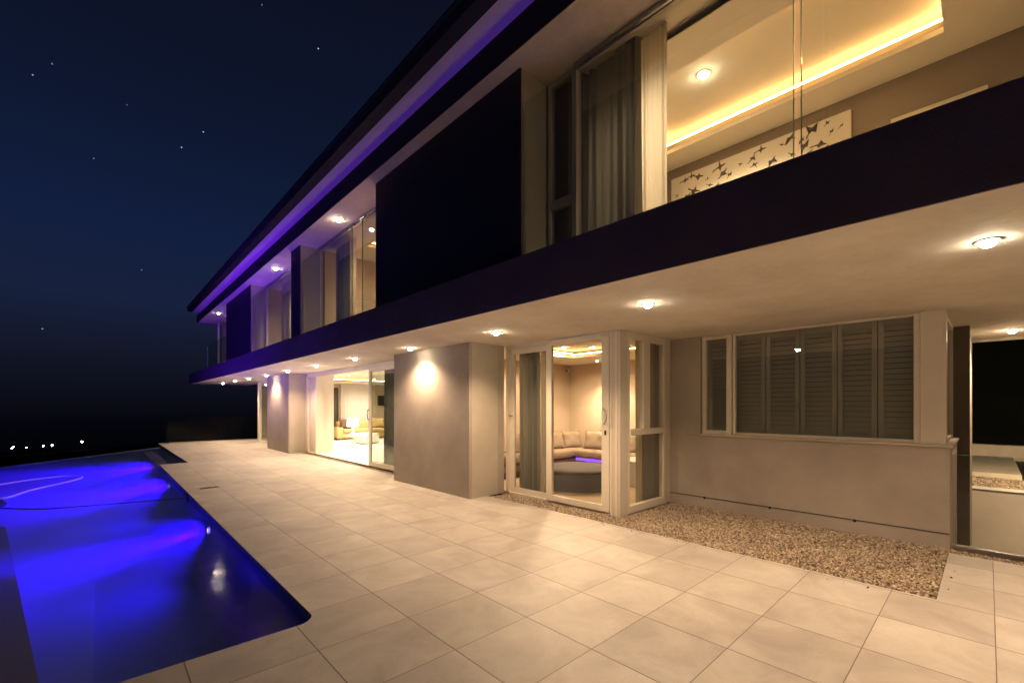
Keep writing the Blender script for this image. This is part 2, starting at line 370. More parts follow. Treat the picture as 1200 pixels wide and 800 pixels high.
# infinity-edge rim
bm = bmesh.new()
for (a, b) in (((1.83, 22.65), (-2.0, 18.1)), ((-2.0, 18.1), (-9, 9.8))):
    a, b = Vector(a), Vector(b); t = (b-a).normalized(); n = Vector((-t.y, t.x))
    if n.y < 0: n = -n
    q = [a, b, b+n*.16, a+n*.16]; prism(bm, [(p.x, p.y) for p in q], -2.6, ZW+.012)
struct('infinity_edge', bm, M['rim'])
bm = bmesh.new(); prism(bm, [(-9, 3.432), (1.06, 3.432), (1.15, 3.47), (1.188, 3.56), (1.188, 15.432), (1.828, 15.432), (1.828, 22.64), (-2.0, 18.09), (-9, 9.79)], -1.049, ZW)
struct('pool_water', bm, M['water'])
PL = (.03, .0, 1.)
def pool_lamp(x, y, z, label, power=55, pitch=8, turn=0.):
    t = thing('pool_lamp', label, 'pool light', (x, y, z), 'lamps set in the pool wall')
    bm = bmesh.new()
    for i, (rr, xx) in enumerate(((.075, 0.), (.075, -.012), (.055, -.016))): pass
    n = 24
    rings = [[bm.verts.new((x+xx, y+rr*math.cos(2*PI*k/n), z+rr*math.sin(2*PI*k/n))) for k in range(n)] for rr, xx in ((.07, 0.), (.07, -.012), (.045, -.015), (.045, -.004))]
    for a, b in zip(rings, rings[1:]):
        for k in range(n): bm.faces.new((a[k], a[(k+1) % n], b[(k+1) % n], b[k]))
    obj('trim', bm, M['steel'], t)
    bm = bmesh.new(); bm.faces.new([bm.verts.new((x-.006, y+.044*math.cos(2*PI*k/n), z+.044*math.sin(2*PI*k/n))) for k in range(n)])
    obj('lens', bm, M['poollens'], t)
    lamp('beam', 'SPOT', (x-.03, y, z), power*58, PL, t, (0, R(90-pitch), R(turn)), .02, 28, 1.)
    lamp('wash', 'SPOT', (x-.03, y, z), power*3., PL, t, (0, R(90), R(turn)), .02, 150, .9)
    return t
pool_lamp(1.186, 7.9, -.25, 'round pool lamp nearest the rounded corner, below the house side coping', 150)
pool_lamp(1.186, 13.1, -.28, 'middle round pool lamp, just past the skimmer on the house side wall', 330, 6)
pool_lamp(1.19, 17.1, -.24, 'farthest round pool lamp, under the grey side step beyond the paving notch', 330, 5)

def added_uplight(x, y, label, pw):  # unseen uplights added in the water to tint the facade blue
    t = thing('pool_lamp', label, 'pool light', (x, y, -.2), 'lamps set in the pool wall')
    bm = bmesh.new(); lathe(bm, (x, y, -.36), [(.09, 0), (.09, .03), (.07, .04)], 24); obj('trim', bm, M['steel'], t)
    bm = bmesh.new(); cyl(bm, (x, y), .068, -.358, -.325, 24); obj('lens', bm, M['poollens'], t)
    lamp('wash', 'SPOT', (x, y, -.30), pw*1.3, (.16, .0, 1), t, (R(35), R(-150), 0), .05, 110, .9)
added_uplight(-3.0, 12.4, 'added blue facade uplight out of view beyond the left edge', 2600)
added_uplight(-3.0, 8.6, 'nearest added blue facade uplight, out of view on the slanting ledge', 900)
added_uplight(-3.7, 15.0, 'farther added blue facade uplight out of view beyond the left edge', 2600)
# pool cleaner with its floating hose
t = thing('pool_cleaner', 'dark pool cleaner with pale looped hose at left edge of the pool', 'pool cleaner', (-1.5, 12.2, ZW))
bm = bmesh.new(); lathe(bm, (-1.5, 12.2, ZW-.12), [(.0, .17), (.10, .16), (.2, .1), (.26, .02), (.24, -.02), (0, -.03)], 20)
obj('body', bm, M['black'], t, smooth=True)
bm = bmesh.new(); tube(bm, spline([(-1.36, 12.2, ZW+.01), (-1.22, 12.25, ZW+.008), (-.97, 13.04, ZW+.006), (-.47, 13.95, ZW+.006), (-.30, 14.55, ZW+.006), (-.56, 15.0, ZW+.006), (-1.08, 14.85, ZW+.006), (-1.56, 14.35, ZW+.006), (-2.1, 13.6, ZW+.006), (-2.3, 12.9, ZW+.006)]), .011)
obj('hose', bm, M['hose'], t, smooth=True)
bm = bmesh.new(); tube(bm, spline([(-1.5, 12.0, ZW+.01), (-1.4, 11.4, ZW+.004), (-1.21, 11.05, ZW+.004), (-.68, 10.46, ZW+.004), (-.18, 10.33, ZW-.004), (.5, 10.25, ZW-.02), (1.18, 10.2, ZW-.04)]), .008)
obj('hose', bm, M['black'], t, smooth=True)
t = thing('skimmer', 'dark skimmer mouth in the pool wall where the black hose ends', 'skimmer', (1.185, 10.2, -.12))
obj('mouth', B((1.172, 1.188, 10.02, 10.4, -.17, -.03)), M['black'], t); obj('flap', B((1.160, 1.171, 10.06, 10.36, -.16, -.07)), M['rim'], t, bevel=.004)
t = thing('drain_cover', 'small dark slotted drain cover set in the paving beside the pool', 'drain cover', (1.57, 10.4, .004))
obj('plate', B((1.42, 1.72, 10.33, 10.47, -.002, .005)), M['blackmetal'], t, bevel=.001)
obj('slots', B(*[(1.43+.028*i, 1.443+.028*i, 10.35, 10.45, .006, .009) for i in range(10)]), M['steel'], t)

# ------------------------------------------------------------------ gravel
def ico():
    b = bmesh.new(); bmesh.ops.create_icosphere(b, subdivisions=1, radius=1.); b.verts.ensure_lookup_table(); b.faces.ensure_lookup_table()
    v = np.array([x.co[:] for x in b.verts]); f = np.array([[q.index for q in p.verts] for p in b.faces]); b.free(); return v, f
IV, IF = ico()
def pebbles(name, areas, size, dens, zbase, label, cat, zf=None):
    P = []
    for (x0, x1, y0, y1) in areas:
        n = int((x1-x0)*(y1-y0)*dens); P.append(np.stack([rng.uniform(x0, x1, n), rng.uniform(y0, y1, n)], 1))
    P = np.concatenate(P); n = len(P)
    base = IV[None]*(1+rng.uniform(-.22, .22, (n, len(IV), 1)))
    s = size*rng.uniform(.55, 1.25, (n, 1, 1))*np.concatenate([np.ones((n, 1, 1)), rng.uniform(.55, .95, (n, 1, 1)), rng.uniform(.35, .75, (n, 1, 1))], 2)
    v = base*s
    def rot(v, a, i, j):
        c, s_ = np.cos(a)[:, None], np.sin(a)[:, None]; w = v.copy(); w[:, :, i] = c*v[:, :, i]-s_*v[:, :, j]; w[:, :, j] = s_*v[:, :, i]+c*v[:, :, j]; return w
    v = rot(v, rng.normal(0, .5, n), 1, 2); v = rot(v, rng.normal(0, .5, n), 0, 2); v = rot(v, rng.uniform(0, 6.28, n), 0, 1)
    z = zbase+rng.uniform(-.3, .9, n)*size + .006*np.sin(P[:, 0]*7+P[:, 1]*5)
    v += np.concatenate([P, z[:, None]], 1)[:, None, :]
    V = v.reshape(-1, 3); F = (IF[None]+(np.arange(n)*len(IV))[:, None, None]).reshape(-1, 3)
    me = bpy.data.meshes.new(name); me.vertices.add(len(V)); me.vertices.foreach_set('co', V.astype(np.float32).ravel())
    me.loops.add(F.size); me.loops.foreach_set('vertex_index', F.astype(np.int32).ravel())
    me.polygons.add(len(F)); me.polygons.foreach_set('loop_start', np.arange(0, F.size, 3, dtype=np.int32)); me.update(calc_edges=True); me.validate()
    me.materials.append(M['pebble']); o = bpy.data.objects.new(name, me); col.objects.link(o); tag(o, label, cat); o['kind'] = 'stuff'; return o
g1 = [(5.08, 6.99, .30, 3.6), (5.08, 5.50, 3.6, 6.02), (6.79, 7.0, -3.1, .29), (5.03, 5.19, 8.8, 15.98)]
bm = bmesh.new()
for (x0, x1, y0, y1) in g1: poly(bm, [(x0-.05, y0-.02), (x1+.05, y0-.02), (x1+.05, y1+.02), (x0-.05, y1+.02)], -.035)
struct('gravel_bed', bm, M['gbase'])
pebbles('gravel', g1, 0.014, 5000, -.018, 'tan and brown gravel filling the beds between paving and house wall', 'gravel')
pebbles('stray_gravel', [(4.90, 5.06, .35, 3.6), (4.98, 5.06, .2, 5.9), (5.2, 6.7, .20, .27)], .0105, 34, .004, 'few stray pebbles lying on the paving beside the gravel bed', 'gravel')
# concrete edging round the bed so the sheet has real sides
struct('paving_edge', B((5.066, 5.070, .29, 8.8, -.05, -.001), (5.07, 6.78, .286, .290, -.05, -.001), (6.776, 6.78, -3.2, .286, -.05, -.001), (5.016, 5.02, 8.8, 15.43, -.05, -.001)), M['stone'])

# ------------------------------------------------------------------ the house
H = thing('villa', 'modern two storey villa with dark balcony band and lit terrace soffit', 'house', (5, 6, 0))
def part(name, bm, mat, parent=None, **k): return obj(name, bm, mat, parent or H, **k)
# terrace soffit / balcony slab
part('balcony_slab', B((3.30, 5.9, -9, 27.3, 2.70, 3.0), (5.9, 10.7, -9, .5, 2.70, 3.0), (5.9, 7.3, .5, 3.62, 2.70, 3.0)), M['soffit'])
part('slab_drip', B((10.7, 10.73, -9, .5, 2.66, 3.0)), M['soffit'])
part('fascia', B((3.28, 3.298, -9, 27.318, 2.685, 3.2), (3.30, 9, 27.302, 27.32, 2.685, 3.2), (3.300, 3.42, -9, 27.3, 3.002, 3.2)), M['fascia'], bevel=.003)
part('upper_floor', B((3.42, 13.5, -9, 27.3, 3.003, 3.1)), M['roomwall'])
# ground floor walls
part('wall', B((4.65, 5.46, 6.08, 8.74, 0, 2.7)), M['wall'], bevel=.004)
part('wall', B((4.65, 5.24, 16.05, 18.64, 0, 2.7)), M['wall'], bevel=.004)
part('wall_joint', B((4.70, 5.3, 6.072, 6.08, 0, 2.699)), M['reveal'])
part('wall_joint', B((4.68, 5.24, 16.042, 16.05, 0, 2.699)), M['reveal'])
part('wall', B((5.46, 13.3, 7.78, 8.72, 0, 2.7), (9.4, 9.7, 3.6, 7.78, 0, 2.95), (7.35, 9.4, 3.62, 3.72, 0, 2.95), (13, 13.3, 8.72, 22.6, 0, 3)), M['roomwall'])
# lounge bay wall under and beside the shuttered window
part('wall', B((7.0, 7.22, .29, 3.70, -2.5, 1.13)), M['wall'], bevel=.004)
part('wall', B((7.0, 7.22, 3.12, 3.70, 1.13, 2.7)), M['wall'])
part('wall', B((7.24, 8.72, .29, .42, -2.5, 1.13)), M['wall'], bevel=.004)
part('plinth_line', B((6.992, 7.0, .30, 3.66, .155, .163)), M['darkroom'])
for y in (3.05, 2.12, 1.15):
    bm = bmesh.new(); n = 14
    a = [bm.verts.new((6.990, y+.018*math.cos(2*PI*k/n), .15+.018*math.sin(2*PI*k/n))) for k in range(n)]; b = [bm.verts.new((7.01, v.co.y, v.co.z)) for v in a]
    bm.faces.new(a)
    for k in range(n): bm.faces.new((a[k], a[(k+1) % n], b[(k+1) % n], b[k]))
    part('weep_hole', bm, M['black'])
part('sill', B((6.975, 7.24, .27, 3.12, 1.13, 1.165), (7.24, 8.72, .27, .44, 1.13, 1.165)), M['stone'], bevel=.004)
part('corner_post', B((7.02, 7.20, .32, .54, 1.165, 2.7)), M['frame'], bevel=.003)
part('side_wall', B((8.72, 9.0, .17, .55, -2.5, 2.7)), M['darktaupe'], bevel=.003)  # shade of the unlit wall face painted in as a darker tone
part('side_wall', B((9.003, 10.68, .18, .55, -2.5, 2.7)), M['reveal'], bevel=.003)
part('room_floor', B((5.55, 9.4, 3.68, 7.78, -.06, .02)), M['floor'])
part('room_floor', B((5.2, 13, 8.72, 22.3, -.06, .02)), M['whitefloor'])
# lounge ceiling with a recessed tray
def tray(x0, x1, y0, y1, tx0, tx1, ty0, ty1, z, dz, mat=M['ceil'], led='tape'):
    p = part('ceiling', B((x0, tx0, y0, y1, z, z+.06), (tx1, x1, y0, y1, z, z+.06), (tx0, tx1, y0, ty0, z, z+.06), (tx0, tx1, ty1, y1, z, z+.06),
                          (x0, x1, y0, y1, z+dz, z+dz+.03)), mat)
    o = .045
    e = obj('cove_strip', B((tx0-o, tx0-o+.02, ty0-o, ty1+o, z+dz-.10, z+dz-.08), (tx1+o-.02, tx1+o, ty0-o, ty1+o, z+dz-.10, z+dz-.08), (tx0-o, tx1+o, ty0-o, ty0-o+.02, z+dz-.078, z+dz-.06), (tx0-o, tx1+o, ty1+o-.02, ty1+o, z+dz-.078, z+dz-.06)), M[led], p)
    return p
tray(5.5, 9.4, 3.72, 7.78, 6.3, 7.97, 4.4, 6.52, 2.701, .17)
tray(5.92, 13, 8.72, 22.3, 6.6, 11.5, 10, 20.6, 2.701, .2)
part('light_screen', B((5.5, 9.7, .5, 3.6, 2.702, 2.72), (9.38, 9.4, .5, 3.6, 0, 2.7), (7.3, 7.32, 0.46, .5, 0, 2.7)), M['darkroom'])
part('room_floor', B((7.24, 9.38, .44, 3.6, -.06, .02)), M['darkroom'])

# --- windows and doors
def window(boxes, panes, mat=M['frame'], name='window', extra=None, label=None):
    w = part(name, B(*boxes), mat, bevel=.004)
    for p in panes: obj('pane', B(p), M['glass'], w)
    return w
x0, x1 = 5.50, 5.60
# bay: fixed leaf on the left, sliding leaf on the right, corner post, side window
w = window([(x0, x1, 6.0, 6.08, .02, 2.7), (x0, x1, 3.80, 6.0, 2.63, 2.7), (x0, x1, 3.80, 6.0, -.02, .03)], [], M['frame'], 'door_frame')
leaf = window([(x0+.045, x1-.01, 5.90, 6.0, .03, 2.63), (x0+.045, x1-.01, 4.98, 5.08, .03, 2.63), (x0+.045, x1-.01, 5.08, 5.90, .03, .12), (x0+.045, x1-.01, 5.08, 5.90, 2.54, 2.63)],
              [(5.562, 5.570, 5.08, 5.90, .12, 2.54)], M['frame2'], 'door')
leaf2 = window([(x0-.02, x0+.04, 4.93, 5.05, .03, 2.63), (x0-.02, x0+.04, 3.80, 3.93, .03, 2.63), (x0-.02, x0+.04, 3.93, 4.93, .03, .125), (x0-.02, x0+.04, 3.93, 4.93, 2.60, 2.68)],
               [(5.505, 5.513, 3.93, 4.93, .125, 2.60)], M['frame2'], 'door')
bm = bmesh.new(); tube(bm, spline([(5.48, 3.885, 1.55), (5.44, 3.875, 1.56), (5.435, 3.82, 1.5), (5.435, 3.81, 1.42), (5.44, 3.84, 1.35), (5.48, 3.885, 1.34)], 6), .009)
obj('handle', bm, M['steel'], leaf2, smooth=True)
bm = bmesh.new(); bx(bm, 5.470, 5.482, 3.845, 3.875, 1.17, 1.24); obj('lock', bm, M['blackmetal'], leaf2, bevel=.004)
bm = bmesh.new(); tube(bm, [(5.545, 5.95, 1.42), (5.50, 5.95, 1.42), (5.49, 5.93, 1.42), (5.49, 5.99, 1.43)], .008); obj('handle', bm, M['blackmetal'], leaf, smooth=True)
part('corner_post', B((5.50, 5.70, 3.62, 3.80, -.02, 2.7)), M['frame'], bevel=.004)
part('corner_trim', B((5.490, 5.500, 3.66, 3.70, -.02, 2.699), (5.49, 5.5, 3.76, 3.79, -.02, 2.699)), M['frame2'], bevel=.002)
y0, y1 = 3.62, 3.70
window([(5.70, 5.76, y0, y1, 0, 2.7), (6.76, 6.83, y0, y1, 0, 2.7), (5.76, 6.76, y0, y1, 2.60, 2.7), (5.76, 6.76, y0, y1, .0, .11), (5.76, 6.76, y0-.01, y1, 1.16, 1.25), (6.16, 6.34, y0, y1, 1.25, 2.60)],
       [(5.76, 6.76, 3.655, 3.663, .11, 1.16), (5.76, 6.16, 3.655, 3.663, 1.25, 2.6), (6.34, 6.76, 3.655, 3.663, 1.25, 2.6)], M['frame2'])
part('bay_return', B((6.83, 7.0, 3.63, 3.70, 0, 2.7)), M['frame'], bevel=.003)
part('bay_threshold', B((5.50, 6.9, 3.62, 6.08, -.10, -.021)), M['stone'])
# shuttered window
X0, X1 = 7.045, 7.13
w = window([(X0, X1, 3.05, 3.11, 1.165, 2.695), (X0, X1, 2.66, 2.74, 1.165, 2.695), (X0, X1, 2.74, 3.05, 1.165, 1.22), (X0, X1, 2.74, 3.05, 2.64, 2.695)], [(7.08, 7.088, 2.74, 3.05, 1.22, 2.64)], M['frame2'])
w2 = window([(X0+.01, X1, .54, .60, 1.165, 2.695), (X0+.01, X1, 2.61, 2.65, 1.165, 2.695), (X0+.01, X1, .60, 2.61, 1.165, 1.20), (X0+.01, X1, .60, 2.61, 2.665, 2.695)], [(7.09, 7.098, .60, 2.61, 1.20, 2.665)], M['frame2'])
def shutter(y0, y1, parent, x=7.20):
    bm = bmesh.new(); s = .055
    bx(bm, x, x+.03, y0, y0+s, 1.18, 2.69); bx(bm, x, x+.03, y1-s, y1, 1.18, 2.69)
    bx(bm, x, x+.03, y0+s, y1-s, 1.18, 1.26); bx(bm, x, x+.03, y0+s, y1-s, 2.60, 2.69)
    n = 20; h = (2.60-1.26)/n
    for i in range(n):
        z = 1.26+h*(i+.5); a = R(29); c, s_ = .036*math.cos(a), .036*math.sin(a)
        # a tilted slat, outer edge down
        q = [(x+.012-s_, z-c), (x+.018-s_, z-c), (x+.018+s_, z+c), (x+.012+s_, z+c)]
        a_ = [bm.verts.new((p[0], y0+s, p[1])) for p in q]; b_ = [bm.verts.new((p[0], y1-s, p[1])) for p in q]
        bm.faces.new(a_[::-1]); bm.faces.new(b_)
        for k in range(4): bm.faces.new((a_[k], a_[(k+1) % 4], b_[(k+1) % 4], b_[k]))
    obj('shutter', bm, M['shutter'], parent)
ed = [2.66, 2.235, 1.80, 1.37, .95, .55]
for a, b in zip(ed, ed[1:]): shutter(b+.005, a-.005, w2)
shutter(2.70, 3.10, w)
w3 = window([(7.24, 7.30, .33, .40, 1.165, 2.7), (8.62, 8.72, .33, .40, 1.165, 2.7), (7.30, 8.62, .33, .40, 1.165, 1.21), (7.30, 8.62, .33, .40, 2.64, 2.7)], [(7.30, 8.62, .36, .368, 1.21, 2.64)], M['frame'])
# living room sliding doors
dx0, dx1 = 5.20, 5.28
window([(dx0, dx1, 15.86, 16.04, 0, 2.6), (dx0, dx1, 8.74, 15.86, 2.56, 2.7), (dx0, dx1, 8.74, 15.86, -.02, .035)], [], M['frame2'], 'door_frame')
l1 = window([(dx0-.02, dx0+.03, 11.0, 11.12, .035, 2.56), (dx0-.02, dx0+.03, 8.76, 8.9, .035, 2.56), (dx0-.02, dx0+.03, 8.9, 11.0, .035, .14), (dx0-.02, dx0+.03, 8.9, 11.0, 2.50, 2.56)], [(5.20, 5.208, 8.9, 11.0, .14, 2.50)], M['frame2'], 'door')
bm = bmesh.new(); tube(bm, spline([(5.18, 11.06, 1.5), (5.13, 11.06, 1.49), (5.12, 11.06, 1.4), (5.13, 11.06, 1.26), (5.18, 11.06, 1.25)], 5), .011); obj('handle', bm, M['blackmetal'], l1)
l2 = window([(dx0+.035, dx1, 11.1, 11.2, .035, 2.56), (dx0+.035, dx1, 8.9, 9.0, .035, 2.56), (dx0+.035, dx1, 9.0, 11.1, .035, .14), (dx0+.035, dx1, 9.0, 11.1, 2.50, 2.56)], [(5.25, 5.258, 9.0, 11.1, .14, 2.50)], M['frame2'], 'door')
part('door_reveal', B((5.28, 5.5, 15.3, 15.36, 0, 2.7), (5.28, 5.9, 15.36, 16.0, 0, 2.7), (5.24, 5.9, 16.0, 18.6, 0, 2.7)), M['ceil'])
# far wall: a closed cream sliding door between the second blade wall and the end of the house
fd = window([(5.20, 5.30, 22.1, 22.4, 0, 2.7), (5.22, 5.3, 18.64, 22.1, 2.6, 2.7), (5.22, 5.3, 18.64, 22.1, 0, .08), (5.22, 5.3, 20.3, 20.4, .08, 2.6)], [(5.25, 5.258, 18.64, 22.1, .08, 2.6)], M['frame2'], 'door')
part('end_wall', B((5.3, 13.3, 22.3, 22.45, 0, 3.0)), M['wall'])
# living room back wall pieces
part('room_wall', B((7.1, 13.0, 22.0, 22.3, .02, 2.7)), M['roomwall'])
bw = part('window', B((7.0, 8.66, 21.96, 22.0, .02, 1.06), (7.0, 8.66, 21.93, 22.0, 1.06, 1.14), (7.0, 8.66, 21.93, 22.0, 2.30, 2.40), (8.36, 8.66, 21.95, 22.0, 1.14, 2.5), (7.72, 7.80, 21.93, 22.0, 1.14, 2.30), (8.28, 8.36, 21.93, 22.0, 1.14, 2.30), (7.0, 7.25, 21.93, 22, 1.14, 2.3)), M['darkroom'])
obj('pane', B((7.25, 8.28, 21.972, 21.98, 1.14, 2.30)), M['black'], bw)

# ------------------------------------------------------------------ upper storey
ZS = 5.60
part('soffit', B((3.433, 4.22, -9, 25.98, ZS, 5.66)), M['soffit'])
part('beam', B((3.433, 3.52, -9, 25.98, 5.661, 5.93), (3.415, 3.433, -9, 26.0, 5.59, 5.95), (3.433, 9, 25.982, 26.0, 5.59, 5.95)), M['dark'], bevel=.003)
part('eave_soffit', B((3.27, 4.9, -9, 26.28, 6.15, 6.18)), M['ceil'])
part('eave_back', B((3.95, 4.9, -9, 26.2, 5.95, 6.15), (4.22, 9, -9, 26, 5.93, 5.95)), M['dark'])
e = part('cove_strip', B((3.62, 3.645, -9, 25.8, 5.952, 5.975)), M['violet'])
part('cove_shelf', B((3.52, 3.95, -9, 25.98, 5.90, 5.93)), M['dark'])
bm = bmesh.new()
prof = [(3.27, 6.145), (3.10, 6.165), (3.08, 6.21), (3.08, 6.30), (3.05, 6.33), (3.05, 6.355), (3.27, 6.355)]
a = [bm.verts.new((x, -9, z)) for x, z in prof]; b = [bm.verts.new((x, 26.33, z)) for x, z in prof]
bm.faces.new(a); bm.faces.new(b)
for k in range(len(prof)): bm.faces.new((a[k], a[(k+1) % len(prof)], b[(k+1) % len(prof)], b[k]))
part('gutter', bm, M['roofing'])
part('roof', B((3.275, 14, -9, 26.3, 6.182, 6.34)), M['roofing'])
# dark panel blades between the window recesses
for (ya, yb) in ((3.77, 7.51), (11.66, 12.33), (16.6, 20.4)):
    bl = part('panel_wall', B((3.66, 4.20, ya, yb, 3.1, ZS)), M['reveal'])
    obj('cladding', B((3.636, 3.658, ya-.002, yb+.002, 3.1, ZS-.002)), M['dark'], bl)
# windows upstairs (plane X = 4.12)
def upwin(ya, yb, side, name='window'):
    X0, X1 = 4.09, 4.17
    boxes = [(X0, X1, ya, ya+.05, 3.1, ZS-.01), (X0, X1, yb-.05, yb, 3.1, ZS-.01), (X0, X1, ya+.05, yb-.05, 3.1, 3.16), (X0, X1, ya+.05, yb-.05, ZS-.065, ZS-.01)]
    panes = []
    if side:
        boxes += [(X0-.01, X1, yb-.46, yb-.39, 3.16, ZS-.065), (X0, X1, yb-.39, yb-.05, 4.02, 4.12)]
        panes += [(4.125, 4.133, yb-.39, yb-.05, 3.16, 4.02), (4.125, 4.133, yb-.39, yb-.05, 4.12, ZS-.065), (4.125, 4.133, ya+.05, yb-.46, 3.16, ZS-.065)]
    else: panes.append((4.125, 4.133, ya+.05, yb-.05, 3.16, ZS-.065))
    w = window(boxes, panes, M['frame'], name)
    return w
upwin(-6, 3.74, True); upwin(7.51, 11.62, False); upwin(12.33, 16.55, False); upwin(20.4, 24.9, False)
# track above each window
part('window_track', B((4.05, 4.085, -6, 3.3, 5.545, 5.598), (4.05, 4.085, 7.51, 11.6, 5.56, 5.598), (4.05, 4.085, 12.33, 16.5, 5.56, 5.598)), M['steel'], bevel=.004)
# rooms upstairs
part('room_wall', B((4.25, 7.12, 3.78, 3.95, 3.1, 5.95), (4.2, 4.34, 3.50, 3.78, 3.1, 5.68)), M['darktaupe'])
part('room_wall', B((7.12, 7.3, -8, 4.9, 3.1, 5.95), (4.2, 7.3, -8.2, -8, 3.1, 5.95)), M['taupeup'])
part('room_wall', B((7.12, 7.3, 6.6, 12.0, 3.1, 5.95), (4.25, 7.12, 11.66, 11.96, 3.1, 5.6), (4.25, 7.12, 6.4, 6.6, 3.1, 5.95), (4.25, 7.12, 16.8, 17.0, 3.1, 5.6), (7.12, 7.3, 12.0, 25, 3.1, 5.95), (4.25, 7.12, 24.9, 25.1, 3.1, 5.6)), M['roomwall'])
tray(4.54, 7.12, -8, 3.78, 5.05, 6.62, .32, 3.5, ZS, .26)
part('pelmet', B((4.22, 4.54, -8, 4.9, 5.68, 5.72), (4.54, 4.56, -8, 4.9, ZS, 5.72)), M['ceil'])
tray(4.22, 7.12, 6.6, 11.66, 4.9, 6.5, 7.6, 10.6, ZS, .2)
part('ceiling', B((4.22, 7.12, 11.96, 24.9, ZS+.003, 5.7)), M['ceil'])

# ------------------------------------------------------------------ balustrades
def pane_thing(label, x, ya, yb, z0, z1, name='glass_balustrade', group='frameless glass panes along the balcony', clip=True):
    t = thing(name, label, 'balustrade', (x, (ya+yb)/2, z0), group)
    obj('pane', B((x-.008, x+.008, ya+.002, yb-.002, z0, z1)), M['bglass'], t)
    obj('edge', B((x-.0085, x+.0085, ya-.003, ya+.0015, z0, z1)), M['gedge'], t); obj('edge', B((x-.0085, x+.0085, yb-.0015, yb+.003, z0, z1)), M['gedge'], t)
    return t
pane_thing('nearest frameless glass balcony pane, in front of the bedroom with the bird picture', 3.70, -4.2, .915, 3.1, 5.2)
pane_thing('balcony glass pane ending at the bright green edge in front of the grey curtain', 3.70, .965, 3.74, 3.1, 5.2)
t = pane_thing('small balcony glass pane beside the far end of the big dark wall panel', 3.70, 7.54, 8.20, 3.1, 5.2)
t = pane_thing('balcony glass pane with a steel clip before the second lit upper window', 3.70, 8.66, 11.62, 3.1, 5.2)
obj('clip', B((3.69, 3.71, 8.17, 8.69, 5.18, 5.205)), M['steel'], t, bevel=.003)
pane_thing('balcony glass pane in front of the upper window with cream curtains', 3.70, 12.36, 16.56, 3.1, 5.2)
pane_thing('last balcony glass pane at the far corner of the villa', 3.70, 20.45, 25.0, 3.1, 4.4)
# terrace end balustrade
t = thing('glass_balustrade', 'long frameless glass balustrade across the far end of the terrace', 'balustrade', (5, 24.1, 0))
for a, b in ((2.10, 4.3), (4.34, 6.6), (6.64, 8.9)):
    obj('pane', B((a, b, 24.094, 24.106, .0, 1.1)), M['fglass'], t)
obj('edge', B((2.092, 2.10, 24.092, 24.108, 0, 1.1)), M['gedge'], t)
obj('channel', B((2.10, 8.9, 24.07, 24.13, 0, .03)), M['steel'], t, bevel=.003)
pt = thing('glass_balustrade', 'short side glass pane turning the far corner of the terrace', 'balustrade', (2.08, 23.4, 0))
obj('pane', B((2.074, 2.086, 23.15, 24.08, 0, 1.1)), M['bglass'], pt)
# light-well balustrade
t = thing('glass_balustrade', 'glass balustrade standing in a steel channel beside the right-hand light well', 'balustrade', (7.05, -1.5, 0))
obj('pane', B((7.044, 7.056, -3.2, .27, .02, 1.05)), M['bglass'], t)
obj('edge', B((7.0435, 7.0565, -3.2, .27, 1.0501, 1.0535)), M['gedge'], t)
obj('channel', B((7.01, 7.09, -3.2, .28, -.02, .045)), M['steel'], t, bevel=.004)

# ------------------------------------------------------------------ light well and far garden on the right
struct('light_well_floor', B((7.0, 12.5, -9, .2, -2.58, -2.5)), M['stone'])
struct('light_well_wall', B((6.9, 7.0, -9, .28, -2.5, -.03)), M['wall'])
rw = tag(obj('retaining_wall', B((12.5, 12.7, -9, 6, -2.5, -.012)), M['wall'], loc=(12.6, -1, -2.5)), 'grey retaining wall of the light well below the gravel strip', 'wall')
tag(obj('wall_coping', B((12.47, 12.72, -9, 6, -.010, .02)), M['white'], bevel=.006, loc=(12.6, -1, 0)), 'thin white coping on top of the light well wall', 'coping')
bm = bmesh.new(); poly(bm, [(12.72, -9), (14.55, -9), (14.55, 6), (12.72, 6)], -.03); struct('gravel_strip', bm, M['gbase'])
pebbles('gravel', [(12.74, 14.5, -3.5, 1.6)], .024, 1500, -.01, 'coarse pale gravel strip behind the light well wall', 'gravel')
struct('garden_path', B((14.55, 19.4, -.5, 6, -.3, .11), (14.55, 19.4, -9, -.72, -.3, .11)), M['stone'], bevel=.01)
struct('garden_ground', B((12.72, 60, -60, 40, -.4, -.06)), M['land'])
tag(obj('drain_channel', B((14.6, 19.3, -.70, -.52, -.2, .02)), M['blackmetal'], loc=(17, -.6, -.2)), 'dark metal channel crossing the pale garden slabs', 'drain')
tag(obj('garden_wall', B((20.2, 20.5, -12, 8, -.1, .40)), M['stone'], bevel=.02, loc=(20.3, -2, 0)), 'low pale garden wall before the dark night beyond', 'wall')

bm = bmesh.new(); ny = 60; nz = 14; g = []  # dark bank-shaped backdrop added to keep the view past the wall black
for i in range(ny+1):
    y = -50+100*i/ny; row = []
    for j in range(nz+1):
        v = j/nz; row.append(bm.verts.new((23+6*v+.5*math.sin(y*1.3+v*5)+rng.uniform(-.25, .25), y, -.2+7*v+.4*math.sin(y*.7))))
    g.append(row)
for i in range(ny):
    for j in range(nz): bm.faces.new((g[i][j], g[i+1][j], g[i+1][j+1], g[i][j+1]))
struct('night_backdrop', bm, M['land'], smooth=True)
